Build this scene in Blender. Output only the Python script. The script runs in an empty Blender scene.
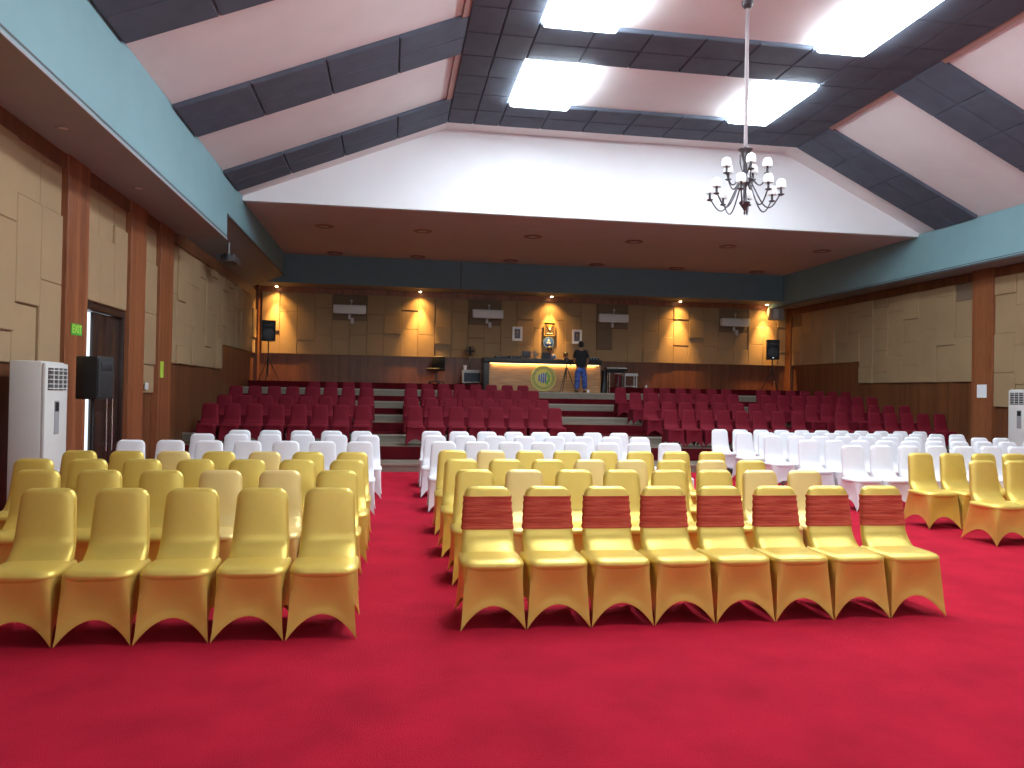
import bpy, bmesh, math, random
from mathutils import Vector, Matrix
random.seed(7)
S = bpy.context.scene
C = S.collection
PI = math.pi

# ------------------------------------------------------------------ materials
def new_mat(name):
    m = bpy.data.materials.new(name); m.use_nodes = True
    return m, m.node_tree, m.node_tree.nodes['Principled BSDF']

def mat(name, col, rough=.6, metal=0., bump=0., bscale=60., var=0., vscale=4., coat=0., sheen=0., stretch=None, spec=.5):
    """plain procedural surface: noise colour variation + noise bump"""
    m, nt, b = new_mat(name)
    b.inputs['Base Color'].default_value = (*col, 1)
    b.inputs['Roughness'].default_value = rough
    b.inputs['Metallic'].default_value = metal
    b.inputs['Specular IOR Level'].default_value = spec
    b.inputs['Coat Weight'].default_value = coat
    b.inputs['Sheen Weight'].default_value = sheen
    tc = nt.nodes.new('ShaderNodeTexCoord'); src = tc.outputs['Object']
    if stretch:
        mp = nt.nodes.new('ShaderNodeMapping'); mp.inputs['Scale'].default_value = stretch
        nt.links.new(src, mp.inputs[0]); src = mp.outputs[0]
    if var > 0:
        n = nt.nodes.new('ShaderNodeTexNoise'); n.inputs['Scale'].default_value = vscale; n.inputs['Detail'].default_value = 5
        r = nt.nodes.new('ShaderNodeValToRGB')
        r.color_ramp.elements[0].position = .3; r.color_ramp.elements[1].position = .7
        r.color_ramp.elements[0].color = (*[c*(1-var) for c in col], 1)
        r.color_ramp.elements[1].color = (*[min(1, c*(1+var)) for c in col], 1)
        nt.links.new(src, n.inputs['Vector']); nt.links.new(n.outputs['Fac'], r.inputs[0]); nt.links.new(r.outputs[0], b.inputs['Base Color'])
    if bump > 0:
        n2 = nt.nodes.new('ShaderNodeTexNoise'); n2.inputs['Scale'].default_value = bscale; n2.inputs['Detail'].default_value = 3
        bp = nt.nodes.new('ShaderNodeBump'); bp.inputs['Strength'].default_value = bump; bp.inputs['Distance'].default_value = .01
        nt.links.new(src, n2.inputs['Vector']); nt.links.new(n2.outputs['Fac'], bp.inputs['Height']); nt.links.new(bp.outputs[0], b.inputs['Normal'])
    return m

def emit(name, col, strength):
    m, nt, b = new_mat(name)
    b.inputs['Base Color'].default_value = (*col, 1)
    b.inputs['Emission Color'].default_value = (*col, 1)
    b.inputs['Emission Strength'].default_value = strength
    return m

def wood_mat(name, c1, c2, axis='XY', pitch=.11, rough=.45):
    """vertical planks: grooves every `pitch` metres along the wall, grain along z"""
    m, nt, b = new_mat(name)
    b.inputs['Roughness'].default_value = rough
    tc = nt.nodes.new('ShaderNodeTexCoord')
    sep = nt.nodes.new('ShaderNodeSeparateXYZ'); nt.links.new(tc.outputs['Object'], sep.inputs[0])
    add = nt.nodes.new('ShaderNodeMath'); add.operation = 'ADD'
    nt.links.new(sep.outputs['X'], add.inputs[0]); nt.links.new(sep.outputs['Y'], add.inputs[1])
    div = nt.nodes.new('ShaderNodeMath'); div.operation = 'DIVIDE'; div.inputs[1].default_value = pitch
    nt.links.new(add.outputs[0], div.inputs[0])
    fl = nt.nodes.new('ShaderNodeMath'); fl.operation = 'FLOOR'; nt.links.new(div.outputs[0], fl.inputs[0])
    wn = nt.nodes.new('ShaderNodeTexWhiteNoise'); wn.noise_dimensions = '1D'; nt.links.new(fl.outputs[0], wn.inputs['W'])
    mp = nt.nodes.new('ShaderNodeMapping'); mp.inputs['Scale'].default_value = (22, 22, 1.2)
    nt.links.new(tc.outputs['Object'], mp.inputs[0])
    gn = nt.nodes.new('ShaderNodeTexNoise'); gn.inputs['Scale'].default_value = 2.2; gn.inputs['Detail'].default_value = 6
    nt.links.new(mp.outputs[0], gn.inputs['Vector'])
    mx = nt.nodes.new('ShaderNodeMath'); mx.operation = 'MULTIPLY_ADD'; mx.inputs[1].default_value = .35
    nt.links.new(wn.outputs['Value'], mx.inputs[0]); nt.links.new(gn.outputs['Fac'], mx.inputs[2])
    r = nt.nodes.new('ShaderNodeValToRGB')
    r.color_ramp.elements[0].position = .35; r.color_ramp.elements[1].position = .95
    r.color_ramp.elements[0].color = (*c1, 1); r.color_ramp.elements[1].color = (*c2, 1)
    nt.links.new(mx.outputs[0], r.inputs[0])
    fr = nt.nodes.new('ShaderNodeMath'); fr.operation = 'FRACT'; nt.links.new(div.outputs[0], fr.inputs[0])
    gt = nt.nodes.new('ShaderNodeMath'); gt.operation = 'GREATER_THAN'; gt.inputs[1].default_value = .06
    nt.links.new(fr.outputs[0], gt.inputs[0])
    bp = nt.nodes.new('ShaderNodeBump'); bp.inputs['Strength'].default_value = .6; bp.inputs['Distance'].default_value = .01
    nt.links.new(gt.outputs[0], bp.inputs['Height']); nt.links.new(bp.outputs[0], b.inputs['Normal'])
    nt.links.new(r.outputs[0], b.inputs['Base Color'])
    return m

def sash_mat():
    m, nt, b = new_mat('sash_organza')
    b.inputs['Roughness'].default_value = .7; b.inputs['Specular IOR Level'].default_value = .2
    tc = nt.nodes.new('ShaderNodeTexCoord')
    mp = nt.nodes.new('ShaderNodeMapping'); mp.inputs['Scale'].default_value = (2.5, 2.5, 30)
    nt.links.new(tc.outputs['Object'], mp.inputs[0])
    n = nt.nodes.new('ShaderNodeTexNoise'); n.inputs['Scale'].default_value = 2.0; n.inputs['Detail'].default_value = 4; n.inputs['Distortion'].default_value = .6
    nt.links.new(mp.outputs[0], n.inputs['Vector'])
    r = nt.nodes.new('ShaderNodeValToRGB')
    r.color_ramp.elements[0].position = .32; r.color_ramp.elements[1].position = .72
    r.color_ramp.elements[0].color = (.36, .030, .020, 1); r.color_ramp.elements[1].color = (.56, .105, .060, 1)
    bp = nt.nodes.new('ShaderNodeBump'); bp.inputs['Strength'].default_value = .7; bp.inputs['Distance'].default_value = .01
    nt.links.new(n.outputs['Fac'], r.inputs[0]); nt.links.new(r.outputs[0], b.inputs['Base Color'])
    nt.links.new(n.outputs['Fac'], bp.inputs['Height']); nt.links.new(bp.outputs[0], b.inputs['Normal'])
    return m

M = {}
M['carpet'] = mat('red_carpet', (.38, .008, .026), 1., bump=.8, bscale=160, var=.16, vscale=2.2, spec=.1)
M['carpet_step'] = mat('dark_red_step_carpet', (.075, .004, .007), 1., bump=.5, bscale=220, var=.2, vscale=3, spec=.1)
M['tile'] = mat('beige_step_tile', (.165, .135, .102), .55, var=.06, vscale=9)
M['plinth'] = mat('brown_stone', (.20, .145, .115), .6, var=.1, vscale=6)
M['fabric'] = mat('beige_acoustic_fabric', (.315, .208, .108), .9, bump=.35, bscale=90, var=.07, vscale=1.3)
M['fabric_dark'] = mat('brown_acoustic_fabric', (.165, .112, .068), .9, bump=.35, bscale=90, var=.08, vscale=1.3)
M['wood'] = wood_mat('reddish_wood_boards', (.15, .042, .014), (.30, .105, .040))
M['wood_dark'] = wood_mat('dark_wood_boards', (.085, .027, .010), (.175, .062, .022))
M['wood_counter'] = mat('brown_laminate', (.36, .19, .075), .4, var=.28, vscale=3, stretch=(.8, 1, 9))
M['door'] = mat('dark_brown_door', (.030, .014, .010), .35, var=.2, vscale=3, stretch=(8, 8, .6))
M['teal'] = mat('grey_teal_paint', (.195, .345, .375), .7, var=.03, vscale=2)
M['soffit'] = mat('brown_grey_paint', (.26, .255, .245), .8, var=.03, vscale=2)
M['white_wall'] = mat('white_paint', (.83, .82, .84), .75, var=.015, vscale=2)
M['ceiling'] = mat('pale_ceiling_paint', (.82, .78, .77), .8, var=.03, vscale=1.5)
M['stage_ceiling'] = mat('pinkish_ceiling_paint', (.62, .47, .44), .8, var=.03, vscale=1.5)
M['foam'] = mat('charcoal_blue_foam', (.088, .104, .140), .85, bump=.5, bscale=120, var=.12, vscale=3)
M['pink_edge'] = mat('brown_pink_edge', (.36, .19, .16), .7)
M['gold'] = mat('gold_spandex', (.73, .53, .115), .40, metal=.50, bump=.08, bscale=14, var=.06, vscale=5)
M['champagne'] = mat('pale_gold_spandex', (.78, .58, .22), .44, metal=.42, bump=.08, bscale=14, var=.05, vscale=5)
M['white_cover'] = mat('white_spandex', (.70, .69, .715), .6, bump=.06, bscale=14, var=.02, vscale=5, sheen=.1)
M['red_cover'] = mat('dark_red_cover', (.120, .003, .011), .8, bump=.1, bscale=14, var=.1, vscale=6, spec=.2)
M['sash'] = sash_mat()
M['black'] = mat('black_plastic', (.012, .012, .013), .5, var=.1, vscale=8)
M['grille'] = mat('black_speaker_grille', (.018, .018, .019), .7, bump=.8, bscale=260)
M['dark_grey'] = mat('dark_grey_plastic', (.06, .06, .065), .5)
M['grey'] = mat('grey_plastic', (.28, .28, .29), .5)
M['white_plastic'] = mat('white_plastic', (.58, .565, .54), .4, var=.02, vscale=3)
M['chrome'] = mat('chrome', (.75, .75, .76), .18, metal=1.)
M['bronze'] = mat('dark_bronze_metal', (.085, .075, .080), .4, metal=.6)
M['rod'] = mat('pinkish_grey_sleeve', (.30, .24, .25), .6)
M['shade'] = mat('frosted_white_glass', (.90, .89, .87), .35, var=.02)
M['skin'] = mat('tan_skin', (.30, .155, .095), .5, var=.05, vscale=8)
M['hair'] = mat('black_hair', (.010, .008, .007), .6, bump=.5, bscale=140)
M['black_shirt'] = mat('black_cotton', (.014, .014, .017), .9, bump=.3, bscale=60)
M['blue_shirt'] = mat('grey_blue_cotton', (.11, .16, .34), .85, bump=.3, bscale=60)
M['batik'] = mat('blue_patterned_cotton', (.045, .085, .30), .8, var=.9, vscale=13)
M['paper'] = mat('white_paper', (.80, .80, .82), .7)
M['green_sign'] = mat('green_sign', (.06, .42, .05), .5)
M['yellow_green'] = mat('yellow_green_sticker', (.42, .60, .06), .5)
M['gold_frame'] = mat('gilded_frame', (.30, .18, .04), .5, metal=.3)
M['blue'] = mat('blue_enamel', (.03, .10, .38), .4)
M['olive'] = mat('olive_ring', (.30, .29, .075), .5, var=.15, vscale=14)
M['green'] = mat('leaf_green', (.14, .34, .05), .5)
M['yellow'] = mat('straw_yellow', (.55, .47, .10), .5)
M['portrait'] = mat('dark_portrait_print', (.05, .035, .05), .4)
M['lamp'] = emit('ceiling_lamp_diffuser', (.80, .92, 1.0), 30.)
M['daylit'] = emit('frosted_daylit_glass', (.78, .90, 1.0), 3.6)  # glow of the added front windows, tuned as fill
M['bulb'] = emit('warm_downlight_lens', (1.0, .70, .34), 30.)
M['strip'] = emit('warm_led_strip', (1.0, .62, .22), 5.)
M['lens_off'] = mat('unlit_lens', (.52, .44, .42), .4)
M['rim_red'] = mat('copper_rim', (.30, .11, .09), .4)

# ------------------------------------------------------------------ mesh building
class MB:
    def __init__(s): s.v = []; s.f = []; s.m = []
    def face(s, ids, mi=0): s.f.append(tuple(ids)); s.m.append(mi)
    def box(s, a, b, mi=0, faces='xXyYzZ'):
        x0, y0, z0 = a; x1, y1, z1 = b
        i = len(s.v)
        s.v += [(x0,y0,z0),(x1,y0,z0),(x1,y1,z0),(x0,y1,z0),(x0,y0,z1),(x1,y0,z1),(x1,y1,z1),(x0,y1,z1)]
        F = {'z':(0,3,2,1),'Z':(4,5,6,7),'y':(0,1,5,4),'X':(1,2,6,5),'Y':(2,3,7,6),'x':(3,0,4,7)}
        mm = mi if isinstance(mi, dict) else {}
        for k in faces: s.face([i+j for j in F[k]], mm.get(k, mm.get('*', 0)) if mm else mi)
        return s
    def rbox(s, a, b, r=.01, mi=0, seg=2, T=None):
        bm = bmesh.new(); bmesh.ops.create_cube(bm, size=1)
        c = [(p+q)/2 for p, q in zip(a, b)]; d = [abs(q-p) for p, q in zip(a, b)]
        for v in bm.verts: v.co = Vector((v.co.x*d[0]+c[0], v.co.y*d[1]+c[1], v.co.z*d[2]+c[2]))
        r = min(r, min(d)*.49)
        bmesh.ops.bevel(bm, geom=bm.edges[:], offset=r, segments=seg, affect='EDGES', profile=.5)
        s.addbm(bm, mi, T); return s
    def addbm(s, bm, mi=0, T=None):
        bm.verts.ensure_lookup_table(); i = len(s.v)
        for k, v in enumerate(bm.verts): v.index = k
        for v in bm.verts:
            p = T @ v.co if T else v.co
            s.v.append(tuple(p))
        for f in bm.faces: s.face([i+v.index for v in f.verts], mi)
        bm.free()
    def rings(s, rs, mi=0, cap0=True, cap1=True, closed=True):
        n = len(rs[0]); i = len(s.v)
        for r in rs: s.v += [tuple(p) for p in r]
        for k in range(len(rs)-1):
            for j in range(n if closed else n-1):
                a = i+k*n+j; b = i+k*n+(j+1) % n
                s.face((a, b, b+n, a+n), mi)
        if closed and cap0: s.face([i+j for j in reversed(range(n))], mi)
        if closed and cap1: s.face([i+(len(rs)-1)*n+j for j in range(n)], mi)
        return s
    def tube(s, pts, r, n=8, mi=0):
        pts = [Vector(p) for p in pts]; rs = []
        rad = r if isinstance(r, (list, tuple)) else [r]*len(pts)
        ref = Vector((0, 0, 1))
        t0 = (pts[1]-pts[0]).normalized()
        if abs(t0.dot(ref)) > .9: ref = Vector((1, 0, 0))
        u = t0.cross(ref).normalized()
        for k, p in enumerate(pts):
            t = (pts[min(k+1, len(pts)-1)]-pts[max(k-1, 0)]).normalized()
            u = (u - t*u.dot(t)).normalized(); w = t.cross(u)
            rs.append([p+(u*math.cos(2*PI*j/n)+w*math.sin(2*PI*j/n))*rad[k] for j in range(n)])
        return s.rings(rs, mi)
    def lathe(s, prof, c=(0, 0, 0), n=20, mi=0, axis='z', cap0=True, cap1=True):
        rs = []
        for r, h in prof:
            ring = []
            for j in range(n):
                a = 2*PI*j/n; x, y = r*math.cos(a), r*math.sin(a)
                p = {'z': (x, y, h), 'y': (x, -h, y), 'x': (h, x, y)}[axis]
                ring.append((c[0]+p[0], c[1]+p[1], c[2]+p[2]))
            rs.append(ring)
        return s.rings(rs, mi, cap0, cap1)
    def ell(s, c, r, mi=0, n=16, m=10, T=None):
        bm = bmesh.new(); bmesh.ops.create_uvsphere(bm, u_segments=n, v_segments=m, radius=1)
        for v in bm.verts: v.co = Vector((v.co.x*r[0]+c[0], v.co.y*r[1]+c[1], v.co.z*r[2]+c[2]))
        s.addbm(bm, mi, T); return s
    def prism(s, poly, y0, y1, mi=0):
        """polygon in xz, extruded along y"""
        n = len(poly); i = len(s.v)
        s.v += [(x, y0, z) for x, z in poly] + [(x, y1, z) for x, z in poly]
        s.face([i+j for j in range(n)], mi); s.face([i+n+j for j in reversed(range(n))], mi)
        for j in range(n): s.face((i+j, i+n+j, i+n+(j+1) % n, i+(j+1) % n), mi)
        return s
    def mesh(s, name, mats, smooth=False):
        me = bpy.data.meshes.new(name); me.from_pydata(s.v, [], s.f)
        for m in (mats if isinstance(mats, (list, tuple)) else [mats]): me.materials.append(m)
        for p, k in zip(me.polygons, s.m): p.material_index = k
        bm = bmesh.new(); bm.from_mesh(me); bmesh.ops.recalc_face_normals(bm, faces=bm.faces); bm.to_mesh(me); bm.free()
        if smooth:
            for p in me.polygons: p.use_smooth = True
            try: me.set_sharp_from_angle(angle=math.radians(smooth if smooth is not True else 45))
            except Exception: pass
        me.update(); return me
    def build(s, name, mats, parent=None, smooth=False, label=None):
        o = bpy.data.objects.new(name, s.mesh(name, mats, smooth)); C.objects.link(o)
        if parent: o.parent = parent
        if label: o['label'] = label
        return o

def tag(o, label, cat, group=None):
    o['label'] = label; o['category'] = cat
    if group: o['group'] = group
    return o
def struct(o): o['kind'] = 'structure'; return o
def thing(name, label, cat, loc=(0, 0, 0), rz=0, group=None):
    o = bpy.data.objects.new(name, None); C.objects.link(o); o.empty_display_size = .1
    o.location = loc; o.rotation_euler = (0, 0, rz)
    return tag(o, label, cat, group)
def copy_tree(root, loc, rz, label, group, scale=None):
    r = root.copy(); C.objects.link(r); r.location = loc; r.rotation_euler = (0, 0, rz)
    r['label'] = label
    if group: r['group'] = group
    for ch in list(root.children):
        c = ch.copy(); C.objects.link(c); c.parent = r
        for g in ch.children:
            d = g.copy(); C.objects.link(d); d.parent = c
    return r
ORD = ['first', 'second', 'third', 'fourth', 'fifth', 'sixth', 'seventh', 'eighth', 'ninth', 'tenth', 'eleventh',
       'twelfth', 'thirteenth', 'fourteenth', 'fifteenth', 'sixteenth']

# ------------------------------------------------------------------ room dimensions (metres)
XL, XR, YB, YF = -4.3, 13.9, 25.5, -4.0
BL, BR = -3.32, 13.1              # inner faces of the side bulkheads
ZE, ZF = 5.76, 7.55               # eaves and flat of the vaulted ceiling
FX0, FX1 = 1.1, 9.4               # edges of the flat part
YG = 17.6                         # gable wall over the seating terrace

# floor and terrace -------------------------------------------------
struct(MB().box((XL-.2, YF, -.15), (XR+.2, 14.75, 0)).build('floor', M['carpet']))
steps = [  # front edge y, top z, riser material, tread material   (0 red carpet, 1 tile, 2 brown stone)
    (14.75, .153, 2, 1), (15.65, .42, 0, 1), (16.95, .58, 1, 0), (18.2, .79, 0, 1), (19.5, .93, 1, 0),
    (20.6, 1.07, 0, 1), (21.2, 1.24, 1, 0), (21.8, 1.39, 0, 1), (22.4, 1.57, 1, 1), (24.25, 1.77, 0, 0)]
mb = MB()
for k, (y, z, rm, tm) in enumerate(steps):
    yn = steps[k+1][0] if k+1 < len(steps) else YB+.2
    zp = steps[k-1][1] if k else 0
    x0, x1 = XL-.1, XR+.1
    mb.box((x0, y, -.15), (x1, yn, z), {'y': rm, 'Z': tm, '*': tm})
    if rm == 1 and k < 9:   # bright nosing on the tiled risers
        mb.box((x0, y-.02, z-.035), (x1, y+.04, z+.004), 3)
    if k == 0:
        mb.box((x0, y-.02, z-.03), (x1, y+.04, z+.004), 3)
struct(mb.build('seating_terrace', [M['carpet_step'], M['tile'], M['plinth'], mat('pale_nosing', (.27, .225, .175), .5)]))

# walls -------------------------------------------------------------
def panel_wall(mb, T, rects, seed, mi, dark=(), w=.62, h=1.24):
    """padded fabric panels; rects = (u0,u1,z0,z1); T(u,z,d)->xyz with d = how far it stands out from the wall"""
    rnd = random.Random(seed)
    for (u0, u1, z0, z1) in rects:
        nu = max(1, round((u1-u0)/w)); du = (u1-u0)/nu
        for i in range(nu):
            a = u0+i*du
            z = z1
            first = True
            while z > z0+.02:
                hh = 9 if h > 5 else rnd.choice([.45, .62, .9, 1.24]) if first else rnd.choice([.62, .9, 1.24])
                first = False
                zb = max(z0, z-hh)
                if zb-z0 < .25: zb = z0
                d = rnd.choice([.035, .045, .07])
                m2 = mi
                cu, cz = a+du/2, (z+zb)/2
                for (p0, p1, q0, q1) in dark:
                    if p0 <= cu <= p1 and q0 <= cz <= q1: m2 = mi+1
                g = .0015; e = .012
                pr = [(a+g, zb+g, 0), (a+du-g, zb+g, 0), (a+du-g, z-g, 0), (a+g, z-g, 0)]
                r1 = [T(p[0], p[1], 0) for p in pr]; r2 = [T(p[0], p[1], d-e) for p in pr]
                qr = [(a+g+e, zb+g+e), (a+du-g-e, zb+g+e), (a+du-g-e, z-g-e), (a+g+e, z-g-e)]
                r3 = [T(p[0], p[1], d) for p in qr]
                mb.rings([r1, r2, r3], m2, cap0=False)
                z = zb

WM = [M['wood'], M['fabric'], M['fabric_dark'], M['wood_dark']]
ZC = 4.62
# left wall with a doorway between y=11.75 and 13.45
mb = MB()
t = .15
mb.box((XL-t, YF, 0), (XL, 11.44, 5), 3); mb.box((XL-t, 13.17, 0), (XL, YB, 5), 3); mb.box((XL-t, 11.44, 2.72), (XL, 13.17, 5), 3)
TL = lambda u, z, d: (XL+d, u, z)
panel_wall(mb, TL, [(YF, 10.7, 1.78, ZC), (11.44, 13.16, 2.74, ZC), (13.94, 14.76, 1.42, ZC), (15.61, 20.3, 2.0, ZC), (20.3, 25.1, 2.63, ZC)], 3, 1)
for a, b in ((10.71, 11.43), (13.17, 13.93), (14.77, 15.60)): mb.rbox((XL, a, 0), (XL+.12, b, 4.75), .008)
mb.box((XL, 25.1, 1.5), (XL+.12, YB, 4.9), 3)
mb.box((XL, YF, 4.34), (XL+.085, 24.0, 4.6), 3)            # dark-coloured strip standing in for the soffit's shadow
struct(mb.build('wall_left', WM))
# right wall
mb = MB()
mb.box((XR, YF, 0), (XR+t, YB, 5.2), 3)
TR = lambda u, z, d: (XR-d, u, z)
panel_wall(mb, TR, [(YF, 15.95, 1.41, ZC), (16.56, 21.2, 2.0, ZC), (21.2, 25.1, 2.65, ZC)], 5, 1, dark=[(16.6, 17.2, 3.6, 4.4), (24.2, 25, 3.6, 4.4)])
mb.rbox((XR-.12, 15.93, 0), (XR, 16.57, 4.75), .008)
mb.box((XR-.12, 25.1, 1.5), (XR, YB, 4.9), 3)
mb.box((XR-.085, YF, 4.42), (XR, 25.1, 4.62), 3)  # matching dark strip, soffit shadow put into its colour
struct(mb.build('wall_right', WM))
# back wall
mb = MB()
mb.box((XL-t, YB, 0), (XR+t, YB+t, 6.2), 3)
TB = lambda u, z, d: (u, YB-d, z)
ac_x = [-1.38, 3.11, 7.42, 11.82]
rects = []
for k in range(16):
    a = -4.13+1.1*k
    near = [i for i, x in enumerate(ac_x) if abs(a+.55-x) < .3]
    if near:
        rects.append((a, a+1.1, 3.78, 4.62))
        if near[0] == 2: rects += [(a, a+.55, 3.05, 3.78), (a+.55, a+1.1, 2.65, 3.78), (a, a+.55, 2.65, 3.05)]
        else: rects.append((a, a+1.1, 2.65, 3.78))
    else: rects.append((a, a+1.1, 2.65, 4.62))
rects.append((13.47, 13.8, 2.65, 4.62))
dk = [(x-.3, x+.3, 3.8, 4.6) for x in ac_x] + [(6.9, 7.3, 3.1, 3.75)]
panel_wall(mb, TB, [r for r in rects if r[3]-r[2] < .9], 12, 1, dark=dk, w=1.1, h=9)
panel_wall(mb, TB, [r for r in rects if r[3]-r[2] >= .9], 11, 1, w=.55)
mb.box((XL, YB-.06, 4.62), (XR, YB, 4.9))
struct(mb.build('wall_back', WM))
wx = [(-2.8, .2), (1.2, 4.2), (5.2, 8.2), (9.2, 12.2)]  # added windows behind the camera, fill light for ceiling and gable
mb = MB(); zz0, zz1 = 2.6, 5.6
mb.box((XL-t, YF-t, 0), (XR+t, YF, zz0)); mb.box((XL-t, YF-t, zz1), (XR+t, YF, 8))
ed = [XL-t] + [e for w_ in wx for e in w_] + [XR+t]
for i in range(0, len(ed), 2): mb.box((ed[i], YF-t, zz0), (ed[i+1], YF, zz1))
struct(mb.build('wall_front', M['fabric']))
for k, (a, b) in enumerate(wx):
    wd = bpy.data.objects.new('window_%d' % (k+1), None); C.objects.link(wd); wd.location = ((a+b)/2, YF, 0); struct(wd)
    h = (b-a)/2; f = MB()
    for p, q in (((-h, -.1, zz0), (h, .03, zz0+.07)), ((-h, -.1, zz1-.07), (h, .03, zz1)), ((-h, -.1, zz0), (-h+.07, .03, zz1)), ((h-.07, -.1, zz0), (h, .03, zz1)), ((-.03, -.1, zz0), (.03, .03, zz1))): f.rbox(p, q, .006)
    f.build('window_frame', M['door'], wd)
    MB().box((-h+.05, -.06, zz0+.05), (h-.05, -.05, zz1-.05)).build('window_pane', M['daylit'], wd)
# white gable wall over the front of the terrace (its underside is the stage ceiling)
mb = MB()
mb.prism([(BL-.05, 5.665), (BR+.05, 5.665), (BR+.05, ZE+.05), (FX1, ZF+.05), (FX0, ZF+.05), (BL-.05, ZE+.05)], YG, YG+.15)
struct(mb.build('wall_gable', M['white_wall']))
struct(MB().box((BL-.3, YG+.14, 5.68), (BR+.3, YB, 5.8)).build('ceiling_terrace', M['stage_ceiling']))
# vaulted ceiling
mb = MB()
prof = [(BL-1.3, ZE-(ZF-ZE)/(FX0-BL)*1.3), (FX0, ZF), (FX1, ZF), (BR+1.0, ZE-(ZF-ZE)/(BR-FX1)*1.0)]
mb.prism(prof + [(x, z+.15) for x, z in reversed(prof)], YF, YG+.02)
struct(mb.build('ceiling', M['ceiling']))

# bulkheads along the side walls
mb = MB()
mb.box((XL, YF, 4.53), (BL, 16.1, 5.9), {'X': 0, 'z': 1, '*': 0})
mb.box((BL-.012, YF, 4.50), (BL+.010, 16.1, 4.535), 2)            # thin lip
mb.box((BL, YF, 4.56), (BL+.003, 16.1, 4.585), 3)  # dark line painted in as the shade of a gap
struct(mb.build('bulkhead_left', [M['teal'], M['soffit'], M['grey'], M['dark_grey']]))
mb = MB()
mb.prism([(BL, 5.02), (BL, 5.9), (XL, 5.9), (XL, 4.62)], 16.1, 24.4, 0)
mb.m[-1] = mb.m[-1]
for k, f in enumerate(mb.f):
    zs = [mb.v[i][2] for i in f]; xs = [mb.v[i][0] for i in f]
    if min(zs) < 5.1 and max(zs) < 5.1: mb.m[k] = 1
mb.box((BL-.01, 16.1, 4.99), (BL+.012, 24.4, 5.03), 2)
struct(mb.build('bulkhead_left_rear', [M['teal'], M['soffit'], M['dark_grey']]))
mb = MB()
mb.box((BR, YF, 4.66), (XR+.05, YB, 5.72), {'x': 0, 'z': 1, '*': 0})
mb.box((BR-.010, YF, 4.63), (BR+.012, 24.4, 4.675), 2)
mb.box((BR-.006, YF, 4.70), (BR, 24.4, 4.715), 2)  # painted gap shade, as on the left bulkhead
struct(mb.build('bulkhead_right', [M['teal'], M['soffit'], M['dark_grey']]))
mb = MB()
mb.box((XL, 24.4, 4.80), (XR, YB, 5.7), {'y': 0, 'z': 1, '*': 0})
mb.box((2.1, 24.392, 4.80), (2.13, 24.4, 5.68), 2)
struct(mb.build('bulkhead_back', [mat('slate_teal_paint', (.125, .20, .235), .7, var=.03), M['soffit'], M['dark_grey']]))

# dark padded acoustic strips on the ceiling -------------------------
beams = [(15.6, 16.97), (12.1, 13.46), (8.6, 9.96), (5.1, 6.46), (1.6, 2.96), (-1.9, -.54)]
def tile_on(mb, P, u0, u1, v0, v1, d=.07):
    """one padded tile on a ceiling plane: P(u,v,d)"""
    e = .022; g = .004
    r1 = [P(u, v, 0) for u, v in ((u0+g, v0+g), (u1-g, v0+g), (u1-g, v1-g), (u0+g, v1-g))]
    r2 = [P(u, v, d-e) for u, v in ((u0+g, v0+g), (u1-g, v0+g), (u1-g, v1-g), (u0+g, v1-g))]
    r3 = [P(u, v, d) for u, v in ((u0+e, v0+e), (u1-e, v0+e), (u1-e, v1-e), (u0+e, v1-e))]
    mb.rings([r1, r2, r3], 0, cap0=False)
PF = lambda u, v, d: (u, v, ZF-d)
def slope_fn(xa, za, xb, zb):
    L = math.hypot(xb-xa, zb-za); dx, dz = (xb-xa)/L, (zb-za)/L
    nx, nz = dz, -dx
    if nz > 0: nx, nz = -nx, -nz
    return L, lambda u, v, d: (xa+dx*u+nx*d, v, za+dz*u+nz*d)
LL, PL = slope_fn(FX0, ZF, BL, ZE)
LR, PR = slope_fn(FX1, ZF, BR, ZE)
FS0, FS1 = 2.25, 7.92            # inner edges of the long strips
ti = 1
def trim(mb, m=None):
    global ti
    o = struct(mb.build('trim_%d' % ti, m or M['foam'], smooth=False)); ti += 1
    return o
for (x0, x1) in ((FX0, FS0), (FS1, FX1)):
    mb = MB()
    w = (x1-x0)/2
    for c in range(2):
        y = 16.97
        while y > YF+.2:
            y2 = max(YF, y-.875); tile_on(mb, PF, x0+c*w, x0+(c+1)*w, y2, y); y = y2
    trim(mb)
for (y0, y1) in beams:
    mb = MB(); n = 6; w = (FS1-FS0)/n; hh = (y1-y0)/2
    for i in range(n):
        for j in range(2): tile_on(mb, PF, FS0+i*w, FS0+(i+1)*w, y0+j*hh, y0+(j+1)*hh)
    trim(mb)
    for L, P in ((LL, PL), (LR, PR)):
        mb = MB(); n = 4; w = L/n
        for i in range(n):
            for j in range(2): tile_on(mb, P, i*w+(.02 if i == 0 else 0), (i+1)*w, y0+j*hh, y0+(j+1)*hh, .07)
        trim(mb)
bays = [(13.46, 15.6), (9.96, 12.1), (6.46, 8.6), (2.96, 5.1), (-.54, 1.6)]
mb = MB()
for (y0, y1) in bays:            # brownish upper edges of the pale bays in the slopes
    for P in (PL, PR):
        mb.rings([[P(u, v, 0) for u, v in ((.0, y0), (.13, y0), (.13, y1), (.0, y1))],
                  [P(u, v, .05) for u, v in ((.0, y0), (.13, y0), (.13, y1), (.0, y1))]])
trim(mb, M['pink_edge'])

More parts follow.
